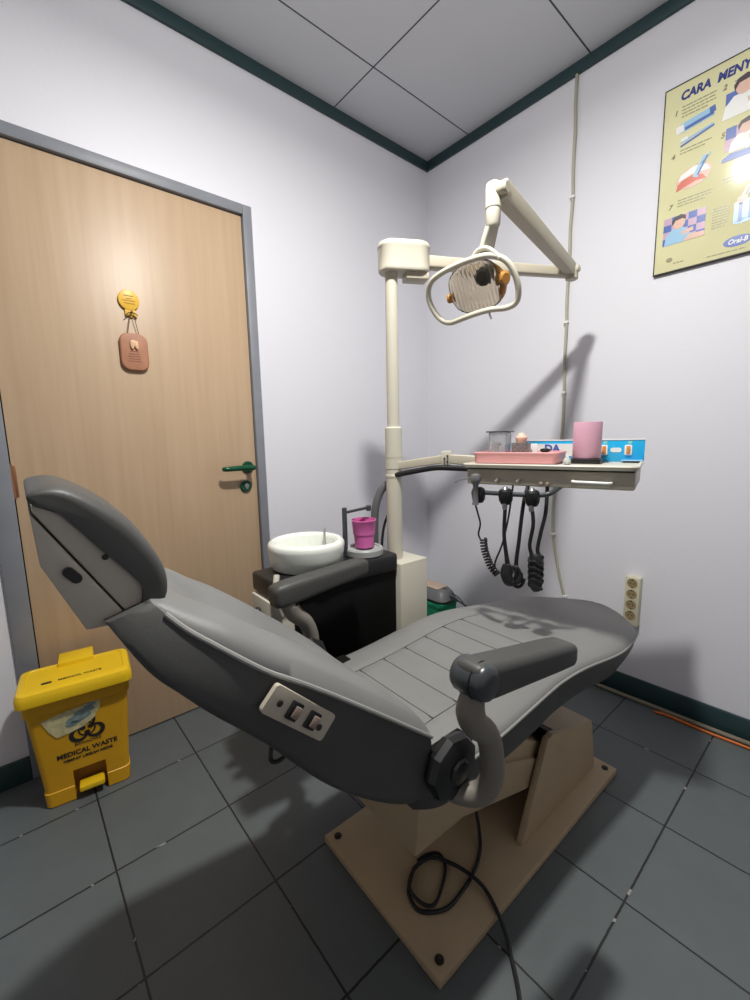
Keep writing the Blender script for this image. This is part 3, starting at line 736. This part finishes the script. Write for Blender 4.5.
g = lathe([(.010, Z1), (.012, Z1+.004), (.012, Z1+.020), (.009, Z1+.024)], 18, (.192, .16, 0))
t = Thing('small_bottle', 'tiny dark red bottle with black cap at the right end of the pink tray', 'bottle', (.192, .16, Z1), TR)
t.part('bottle_body', g, mat('dark_red_glass', (.16, .01, .015), .2)); t.part('bottle_cap', lathe([(.014, Z1+.0235), (.016, Z1+.026), (.014, Z1+.032), (.006, Z1+.034)], 18, (.192, .16, 0)), BLACK)
t = Thing('pink_canister', 'dusty pink cylindrical canister on a black base, right side of the table', 'canister', (.308, .170, Z0), TR)
t.part('base', box((.266, .125, Z0), (.351, .213, Z0+.014), .004), BLACK, label='black base')
t.part('body', lathe([(.0375, Z0+.0145), (.039, Z0+.018), (.039, Z0+.119), (.038, Z0+.121), (.0355, Z0+.121), (.0355, Z0+.10), (.0, Z0+.10)], 40, (.308, .170, 0), caps=False), PINKC)
g = lathe([(.007, Z0), (.011, Z0+.004), (.011, Z0+.012), (.006, Z0+.020), (.004, Z0+.024)], 14, (.270, .080, 0))
single('small_vial', g, mat('clear_plastic', (.8, .82, .82), .2, trans=.6), 'tiny clear vial between the pink tray and the pink canister', 'vial', (.270, .080, Z0), TR)

# pink cup on the spittoon's cup stand
Zc = .7432
t = Thing('plastic_cup', 'bright pink plastic cup standing on the spittoon cup stand', 'cup', (.352, .452, Zc), CH)
g = lathe([(.0, Zc), (.030, Zc), (.032, Zc+.002), (.036, Zc+.046), (.0378, Zc+.047), (.0382, Zc+.052), (.0415, Zc+.092), (.0428, Zc+.094), (.0425, Zc+.097), (.040, Zc+.097), (.036, Zc+.05), (.030, Zc+.004), (0, Zc+.004)], 40, (.352, .452, 0), caps=False)
t.part('cup_body', g, PINK)

# green crate and grey foot control in the corner
t = Thing('plastic_crate', 'green plastic crate on the floor in the corner behind the chair', 'crate', (.30, -.26, 0))
secs = [[(.295+x, -.25+y, z) for x, y in rrect(.160+2*k, .150+2*k, .02, 4)] for z, k in ((0, -.012), (.004, -.008), (.238, 0), (.240, .006), (.255, .006), (.255, -.004), (.02, -.014))]
t.part('crate_body', loft(secs), GPLAS)
t = Thing('foot_control', 'grey foot control with a tan label lying on the green crate', 'foot control', (.30, -.25, .2552))
secs = []
for z, k in ((.2555, -.006), (.262, 0), (.268, .002), (.300, -.008), (.318, -.022), (.322, -.03)):
    secs.append([(.285+x, -.25+y, z) for x, y in rrect(.20+2*k, .13+2*k, .04, 6)])
t.part('body', loft(secs), DEVICE)
t.part('rubber_base', loft([[(.285+x, -.25+y, z) for x, y in rrect(.204, .134, .042, 6)] for z in (.2552, .264)]), BLACK)
t.part('label_plate', box((.195, -.292, .3215), (.330, -.208, .3235), .001), CARD, label='tan label')
g = tube([(.375, -.25, .285), (.41, -.245, .280), (.46, -.235, .262), (.53, -.215, .225), (.60, -.19, .12), (.66, -.16, .03), (.70, -.12, .006), (.72, -.06, .006)], .0048, 10)
t.part('cord', g, RUBBER)
g = tube([(.37, -.23, .300), (.41, -.225, .288), (.45, -.22, .255), (.47, -.21, .20), (.48, -.19, .06), (.50, -.12, .006)], .0028, 8)
t.part('cord', g, RUBBER)

# ------------------------------------------------------------------ yellow medical waste bin (own frame: x = out of the front, y to the right)
BN = Matrix.Translation((.212, -1.842, 0)) @ Matrix.Rotation(R(-7), 4, 'Z')
B = Thing('medical_waste_bin', 'yellow pedal bin for medical waste standing against the door', 'bin', (-.05, 0, 0), BN)
def bsec(z, xb, xf, hw, r=.018): return [((xb+xf)/2+x, y, z) for x, y in rrect(xf-xb, hw*2, r, 4)]
body = loft([bsec(0, -.105, .000, .112), bsec(.004, -.108, .004, .114), bsec(.05, -.109, .006, .116), bsec(.052, -.108, .0035, .1135), bsec(.325, -.116, .030, .131), bsec(.330, -.118, .038, .136), bsec(.372, -.118, .042, .138)])
cut = box((-.035, -.038, -.01), (.06, .050, .105), .004)
B.part('bin_body', boolean_cut(body, cut), YELLOW_B)
pd = B.part('pedal', box((-.02, -.026, .030), (.022, .042, .048), .004), YELLOW, label='bright yellow pedal')
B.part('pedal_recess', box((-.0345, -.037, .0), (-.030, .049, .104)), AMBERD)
lid = loft([bsec(.372, -.118, .050, .143), bsec(.374, -.122, .060, .147, .022), bsec(.398, -.122, .062, .147, .024), bsec(.410, -.118, .056, .142, .024), bsec(.414, -.110, .046, .132, .022), bsec(.414, -.104, .040, .126, .02), bsec(.411, -.102, .038, .124, .02)])
ld_ = B.part('lid', lid, YELLOW)
g = box((-.168, -.048, .385), (-.085, .048, .424), .004); B.part('hinge_housing', g, YELLOW, ld_)
def face(z): return .0035+(z-.052)*(.030-.0035)/(.325-.052)+.0008
ydir = (.097, 0, 1)
def bt(s, size, yc, z, **k): return text_geo(s, size, (face(z), yc, z), (0, 1, 0), ydir, .0006, 'CENTER', **k)
B.part('lettering', bt('MEDICAL WASTE', .0225, .008, .160, bold=.0006, squeeze=.92), INK, label='black words')
B.part('lettering', bt('TEMPAT LIMBAH MEDIS', .0125, .008, .142, bold=.0003), INK)
B.part('lettering', bt('BIOHAZARD', .0125, .012, .190), INK)
B.part('lettering', text_geo('MEDICAL WASTE', .0145, (.008, .012, .4113), (0, 1, 0), (-1, 0, 0), .0006, 'CENTER', bold=.0003), INK, ld_)
g = prism(rrect(.012, .026, .004, 3, .004, -.072), .4112, .4119, 'z'); B.part('printed_mark', g, INK, ld_)
# biohazard trefoil, flat on the front
def onface(y, z, off=.0): return (face(z)+off, y, z)
def ring_arc(cy, cz, r0, r1, a0, a1, taper=0., n=22):
    v = []; f = []
    for i in range(n+1):
        t = i/n; a = R(a0+(a1-a0)*t); k = 1 if not taper else max(.06, math.sin(math.pi*min(1, max(0, t)))**taper)
        m_ = (r0+r1)/2; h_ = (r1-r0)/2*k
        for rr in (m_-h_, m_+h_): v.append(onface(cy+rr*math.cos(a), cz+rr*math.sin(a)*1.0, .0003))
    for i in range(n): f.append((2*i, 2*i+1, 2*i+3, 2*i+2))
    return v, f
g = G(); bc = (.012, .238)
for a in (90, 210, 330):
    o_ = (bc[0]+.024*math.cos(R(a)), bc[1]+.024*math.sin(R(a)))
    g.add(*ring_arc(o_[0], o_[1], .014, .027, a-150, a+150, .6))
g.add(*ring_arc(bc[0], bc[1], .019, .024, 0, 360))
for a in (30, 150, 270): g.add(*ring_arc(bc[0]+.012*math.cos(R(a)), bc[1]+.012*math.sin(R(a)), .0, .008, 0, 360, n=12))
B.part('biohazard_symbol', g, INK, label='black biohazard symbol')
stk = [(-.096, .306), (-.050, .316), (.056, .330), (.052, .302), (.034, .270), (.008, .252), (-.028, .242), (-.064, .238), (-.080, .264)]
g = G(); n = len(stk); g.add([onface(y, z, .0014) for y, z in stk]+[onface(y, z, .0006) for y, z in stk], [tuple(range(n))]+[tuple(range(2*n-1, n-1, -1))]+[(i, (i+1) % n, n+(i+1) % n, n+i) for i in range(n)])
B.part('torn_sticker', g, STICKER, label='torn pale sticker over the symbol')
g = G()
for y0_, z0_, w_, h_ in ((-.005, .286, .062, .022), (.012, .302, .05, .016), (-.02, .270, .035, .012), (.028, .318, .030, .012)):
    pts = [(y0_+w_/2*math.cos(2*math.pi*k/14)*(1+.25*random.random()), z0_+h_/2*math.sin(2*math.pi*k/14)*(1+.5*random.random())+.15*w_/2*math.cos(2*math.pi*k/14)) for k in range(14)]
    g.add([onface(y, z, .0018) for y, z in pts], [tuple(range(14))])
B.part('smudged_print', g, SMUDGE)

# ------------------------------------------------------------------ medal and clay plaque on the door
XD = -.004
g = G(); pts = []
for k in range(40):
    a = 2*math.pi*k/40; r_ = .0335
    pts.append((-1.545+r_*math.cos(a), 1.612+r_*math.sin(a)*1.02))
g = prism(pts, XD, XD+.010, 'x', bev=.003)
md = Thing('door_medal', 'round yellow medal-shaped hook stuck on the door', 'door hook', (XD, -1.545, 1.60))
md.part('disc', g, GOLD)
g = prism([(-1.560, 1.588), (-1.530, 1.588), (-1.522, 1.556), (-1.534, 1.562), (-1.541, 1.553), (-1.549, 1.562), (-1.560, 1.557)], XD, XD+.008, 'x', bev=.002); md.part('ribbon_tail', g, GOLD)
g = G()
for z, w_ in ((1.626, .030), (1.617, .018), (1.610, .040), (1.601, .034)): box((XD+.010, -1.545-w_/2, z-.0012), (XD+.0112, -1.545+w_/2, z+.0012), g=g)
md.part('relief_lines', g, mat('dark_gold', (.50, .27, .03), .5))
g = cyl((XD+.008, -1.541, 1.572), (1, 0, 0), .003, .016, 10, .001); md.part('hook_peg', g, COPPER)
pq_ = Thing('clay_plaque', 'terracotta plaque with a cream tooth hanging from the yellow medal hook', 'plaque', (XD, -1.543, 1.375))
pr_ = [(y, z) for y, z in rrect(.090, .128, .030, 7, -1.543, 1.436)]
pq_.part('plaque_body', prism(pr_, XD, XD+.016, 'x', bev=.006, seg=3), CLAY, angle=60)
th = [(-1.556, 1.473), (-1.548, 1.476), (-1.540, 1.474), (-1.532, 1.473), (-1.530, 1.458), (-1.532, 1.444), (-1.538, 1.444), (-1.543, 1.455), (-1.548, 1.444), (-1.554, 1.445), (-1.557, 1.458)]
pq_.part('tooth_relief', prism(th, XD+.015, XD+.024, 'x', bev=.003), TOOTH, label='cream tooth relief')
g = G()
for i, w_ in enumerate((.030, .036, .040, .036, .040)): box((XD+.0158, -1.545-w_/2, 1.436-i*.0085), (XD+.0166, -1.545+w_/2, 1.4385-i*.0085), g=g)
pq_.part('incised_writing', g, mat('dark_clay', (.22, .09, .05), .7))
g = tube([(XD+.012, -1.560, 1.495), (XD+.014, -1.552, 1.535), (XD+.016, -1.541, 1.5745), (XD+.014, -1.531, 1.535), (XD+.012, -1.524, 1.495)], .0012, 6, per=5)
tube([(XD+.016, -1.562, 1.556), (XD+.018, -1.552, 1.566), (XD+.018, -1.541, 1.569), (XD+.018, -1.530, 1.566), (XD+.016, -1.522, 1.562)], .0016, 6, per=4, g=g)
pq_.part('hanging_string', g, STRING)

# ------------------------------------------------------------------ poster on the back wall
PX, PT, PB, PW = 1.152, 2.308, 1.699, .455
Pm = Matrix(((1, 0, 0, PX), (0, 0, -1, 0), (0, 1, 0, 0), (0, 0, 0, 1)))   # x across, y up (world z), z out of the wall
FZ = .0125
Q = Thing('wall_poster', 'pale yellow framed toothbrushing poster hung high on the wall', 'poster', (0, PB, 0), Pm)
board = Q.part('board', box((0, PB, .002), (PW, PT, .012), .001), POSTER)
g = box((-.003, PB-.004, .0), (.0005, PT+.003, .0135), .0006); box((PW-.0005, PB-.004, 0), (PW+.003, PT+.003, .0135), .0006, g=g)
box((0, PB-.004, 0), (PW, PB+.0005, .0135), .0006, g=g); box((0, PT-.0005, 0), (PW, PT+.003, .0135), .0006, g=g)
Q.part('edge_frame', g, BOLT, label='thin dark edge')
def ptext(s, size, x, y, m, name='lettering', **k):
    return Q.part(name, text_geo(s, size, (x, y, FZ-.0004), (1, 0, 0), (0, 1, 0), .0005, **k), m)
def poly(g, pts, lay=1):
    z = FZ+.00025*lay; n = len(pts); g.add([(x, y, z) for x, y in pts]+[(x, y, FZ-.0006) for x, y in pts], [tuple(range(n))]+[(i, (i+1) % n, n+(i+1) % n, n+i) for i in range(n)]); return g
def rect(g, x0, y0, x1, y1, lay=1): return poly(g, [(x0, y0), (x1, y0), (x1, y1), (x0, y1)], lay)
def ell(g, x, y, rx, ry, lay=1, rot=0, n=20):
    c, s = math.cos(R(rot)), math.sin(R(rot))
    return poly(g, [(x+rx*math.cos(a)*c-ry*math.sin(a)*s, y+rx*math.cos(a)*s+ry*math.sin(a)*c) for a in [2*math.pi*k/n for k in range(n)]], lay)
def slab(g, x0, y0, x1, y1, w, lay=1):
    d = Vector((x1-x0, y1-y0)).normalized(); nx, ny = -d.y*w/2, d.x*w/2
    return poly(g, [(x0-nx, y0-ny), (x1-nx, y1-ny), (x1+nx, y1+ny), (x0+nx, y0+ny)], lay)
ptext('CARA  MENY', .0370, .046, 2.256, NAVY, bold=.0016, shear=.15, squeeze=.86)
for s, x, y in (('1', .030, 2.215), ('2', .165, 2.222), ('4', .030, 2.075), ('5', .170, 2.078), ('7', .033, 1.910)):
    ptext(s, .022, x, y, BROWNINK, name='step_number', bold=.0006, shear=.2)
def lines(x, y, w, n, dy):
    for i in range(n):          # each line of text is one printed strip broken into words
        g = G(); xx = x; v = []; f = []; top = y-i*dy+.0032; low = y-i*dy; end = x+w*(1 if i < n-1 else .8)
        while xx < end:
            l_ = min(.006+.012*random.random(), end-xx); rect(g, xx, low, xx+l_, top)
            if xx+l_+.003 < end: rect(g, xx+l_, low+.0012, xx+l_+.003, low+.0015)
            xx += l_+.003
        Q.part('small_print', g, GREYINK)
for a in ((.053, 2.232, .095, 4, .0105), (.056, 2.093, .090, 2, .0105), (.060, 1.930, .100, 3, .0095), (.166, 1.862, .045, 8, .0088),
          (.195, 2.232, .09, 2, .0105), (.185, 1.945, .10, 2, .01), (.30, 2.236, .12, 3, .0105), (.06, 1.722, .04, 1, .01), (.16, 1.712, .13, 1, .01)): lines(*a)
g = G(); ell(g, .047, 1.738, .010, .008); Q.part('small_print', g, GREYINK)
# 1 toothpaste tube and brush
g = G(); slab(g, .052, 2.165, .146, 2.178, .030); slab(g, .056, 2.120, .148, 2.138, .006); Q.part('illustration', g, PLBLUE)
g = G(); slab(g, .066, 2.160, .146, 2.171, .010, 2); slab(g, .056, 2.108, .150, 2.133, .006, 2); slab(g, .134, 2.181, .150, 2.184, .020, 2); Q.part('illustration', g, PBLUE)
g = G(); slab(g, .040, 2.163, .062, 2.166, .024, 2); slab(g, .056, 2.127, .076, 2.130, .010, 2); Q.part('illustration', g, WHITE)
# 4 open mouth with brush
g = G(); ell(g, .102, 1.995, .052, .034, 1, 12); Q.part('illustration', g, PSKIN)
g = G(); poly(g, [(.052, 1.962), (.072, 1.968), (.110, 1.978), (.140, 1.975), (.128, 1.992), (.098, 2.000), (.070, 1.994), (.056, 1.982)], 2); Q.part('illustration', g, PRED)
g = G(); poly(g, [(.056, 1.992), (.098, 2.004), (.148, 2.000), (.140, 2.018), (.10, 2.028), (.064, 2.012)], 2); Q.part('illustration', g, WHITE)
g = G(); slab(g, .106, 1.990, .134, 2.048, .016, 3); slab(g, .122, 2.026, .146, 2.052, .005, 3); Q.part('illustration', g, PLBLUE)
g = G(); slab(g, .114, 1.994, .138, 2.046, .005, 4); Q.part('illustration', g, PBLUE)
# 7 child rinsing at a tiled basin
def tiles(x0, y0, x1, y1, nx, ny, off):
    a, b = G(), G(); rect(a, x0, y0, x1, y1, 1)
    for i in range(nx):
        for j in range(ny):
            if (i+j+off) % 2: rect(b, x0+(x1-x0)*i/nx, y0+(y1-y0)*j/ny, x0+(x1-x0)*(i+1)/nx, y0+(y1-y0)*(j+1)/ny, 2)
    Q.part('illustration', a, PMAUVE); Q.part('illustration', b, PBLUE)
def child(x, y, s, shirt):
    g = G(); poly(g, [(x-.045*s, y-.055*s), (x+.040*s, y-.055*s), (x+.034*s, y-.018*s), (x+.012*s, y-.002*s), (x-.022*s, y-.002*s), (x-.040*s, y-.022*s)], 3); Q.part('illustration', g, shirt)
    g = G(); ell(g, x, y+.016*s, .019*s, .022*s, 4); slab(g, x+.010*s, y-.025*s, x+.046*s, y-.018*s, .013*s, 4); Q.part('illustration', g, PSKIN)
    g = G(); poly(g, [(x-.021*s, y+.010*s), (x-.012*s, y+.026*s), (x+.010*s, y+.028*s), (x+.020*s, y+.022*s), (x+.020*s, y+.036*s), (x+.004*s, y+.044*s), (x-.016*s, y+.038*s), (x-.024*s, y+.024*s)], 5); Q.part('illustration', g, PHAIR)
tiles(.022, 1.790, .147, 1.882, 5, 4, 1); child(.070, 1.842, .95, PLBLUE)
g = G(); poly(g, [(.085, 1.790), (.147, 1.790), (.147, 1.806), (.100, 1.808)], 4); Q.part('illustration', g, PSKIN)
# 2 child at the mirror, 5 child brushing
tiles(.176, 2.138, .292, 2.205, 3, 2, 0); child(.222, 2.192, 1.15, WHITE)
tiles(.184, 2.030, .292, 2.100, 4, 2, 0); child(.236, 2.072, .9, WHITE)
g = G(); poly(g, [(.178, 2.000), (.285, 1.996), (.288, 2.016), (.200, 2.020), (.180, 2.010)], 2); Q.part('illustration', g, PBLUE)
# brush in a cup and oval logo
g = G(); rect(g, .224, 1.800, .272, 1.858, 1); ell(g, .248, 1.800, .024, .007); ell(g, .248, 1.858, .024, .007, 2); Q.part('illustration', g, PLBLUE)
g = G(); rect(g, .236, 1.798, .246, 1.856, 2); rect(g, .262, 1.802, .268, 1.858, 2); slab(g, .250, 1.86, .272, 1.916, .005, 3); Q.part('illustration', g, PBLUE)
g = G(); slab(g, .236, 1.858, .258, 1.905, .010, 3); ell(g, .244, 1.868, .014, .010, 4); Q.part('illustration', g, PRED)
g = G(); ell(g, .241, 1.741, .038, .0165, 1, 0, 28); Q.part('logo_oval', g, PBLUE)
Q.part('logo_lettering', text_geo('Oral-B', .0205, (.241, 1.7345, FZ+.0002), (1, 0, 0), (0, 1, 0), .0006, 'CENTER', shear=.25, bold=.0005, squeeze=.92), WHITE)

# ------------------------------------------------------------------ sockets and cables on the back wall
S = Thing('socket_strip', 'ivory four-way socket strip screwed to the wall beyond the footrest', 'socket strip', (1.158, 0, .32))
g = box((1.130, -.030, .318), (1.186, 0, .527), .004); S.part('strip_body', g, SOCK)
for k in range(4):
    z = .501-.046*k
    g = lathe([(.0195, .0005), (.0195, .002), (.019, .0022), (.017, -.0065+.007), (.0, .0006)], 28, (1.158, -.0298, z), (0, -1, 0), caps=False)
    so = S.part('socket', g, SOCKIN)
    g = cyl((1.151, -.0300, z), (0, -1, 0), .0026, .0016, 10); cyl((1.165, -.0300, z), (0, -1, 0), .0026, .0016, 10, g=g)
    box((1.155, -.0318, z+.013), (1.161, -.0300, z+.018), g=g); box((1.155, -.0318, z-.018), (1.161, -.0300, z-.014), g=g)
    S.part('socket_contacts', g, BOLT, so)
W = Thing('wall_cable', 'thin ivory cable clipped down the wall behind the lamp arm', 'cable', (.824, 0, .334))
pts = [(.824, -.008, 2.556), (.822, -.008, 2.45), (.826, -.008, 2.35), (.824, -.008, 2.22), (.828, -.008, 2.10), (.823, -.008, 1.98), (.825, -.008, 1.85), (.821, -.008, 1.70), (.824, -.008, 1.58), (.822, -.008, 1.44), (.826, -.008, 1.30), (.825, -.008, 1.135), (.812, -.008, .98), (.800, -.008, .86), (.797, -.008, .74), (.803, -.008, .64), (.818, -.008, .55), (.845, -.008, .44), (.875, -.008, .334), (.90, -.010, .20), (.92, -.018, .05)]
W.part('cable_run', tube(pts, .0065, 10, per=6), CABLE)
for x, z in ((.826, 2.10), (.822, 1.60), (.825, 1.30), (.805, .92), (.802, .65), (.868, .36)):
    W.part('cable_clip', box((x-.010, -.0165, z-.005), (x+.010, 0, z+.005), .001), WHITE)
single('floor_cable', tube([(.30, -.030, .009), (.70, -.036, .009), (.90, -.040, .009), (1.10, -.046, .010), (1.26, -.040, .009), (1.45, -.036, .009), (1.62, -.032, .010), (2.0, -.03, .009)], .009, 10, flat=.9), mat('dusty_cream_conduit', (.20, .175, .13), .6),
       'dusty cream cable lying along the foot of the green baseboard', 'cable', (1.1, -.04, 0))
single('extension_cord', tube([(1.28, -.068, .0055), (1.33, -.058, .006), (1.45, -.062, .006), (1.58, -.056, .006), (1.8, -.06, .0055)], .0050, 10), ORANGE,
       'orange cord lying on the floor beside the cream baseboard cable', 'cable', (1.1, -.066, 0))

# ------------------------------------------------------------------ light: the ceiling lamp above the chair, out of the frame
for kind, en in (('AREA', 33), ('POINT', 17)):      # a shallow ceiling lamp: most of its light goes down, some sideways
    la = bpy.data.lights.new('ceiling_lamp', kind); la.energy = en; la.color = (1, .985, .935)
    if kind == 'AREA': la.shape = 'DISK'; la.size = .10
    else: la.shadow_soft_size = .045
    lo = bpy.data.objects.new('ceiling_lamp', la); C.objects.link(lo); lo.location = (1.19, -1.30, 2.44)
w = bpy.data.worlds.new('world'); scene.world = w; w.use_nodes = True
w.node_tree.nodes['Background'].inputs[0].default_value = (.5, .55, .6, 1); w.node_tree.nodes['Background'].inputs[1].default_value = .005

# ------------------------------------------------------------------ camera
cd = bpy.data.cameras.new('camera'); cam = bpy.data.objects.new('camera', cd); C.objects.link(cam)
yaw, pit, roll = 2.4337, .1458, -.0206
fw = Vector((math.cos(yaw)*math.cos(pit), math.sin(yaw)*math.cos(pit), -math.sin(pit)))
r_ = Vector((math.sin(yaw), -math.cos(yaw), 0)); u_ = r_.cross(fw)
r2 = math.cos(roll)*r_+math.sin(roll)*u_; u2 = -math.sin(roll)*r_+math.cos(roll)*u_
cam.matrix_world = Matrix(((r2.x, u2.x, -fw.x, 1.7597), (r2.y, u2.y, -fw.y, -1.9327), (r2.z, u2.z, -fw.z, 1.12), (0, 0, 0, 1)))
cd.sensor_fit = 'VERTICAL'; cd.sensor_height = 36; cd.lens = 428.15*36/1000; cd.clip_start = .02
scene.camera = cam
vs = scene.view_settings
scene.display_settings.display_device = 'sRGB'
vs.view_transform = 'Standard'; vs.look = 'None'; vs.gamma = 1; vs.use_curve_mapping = False; vs.exposure = 0
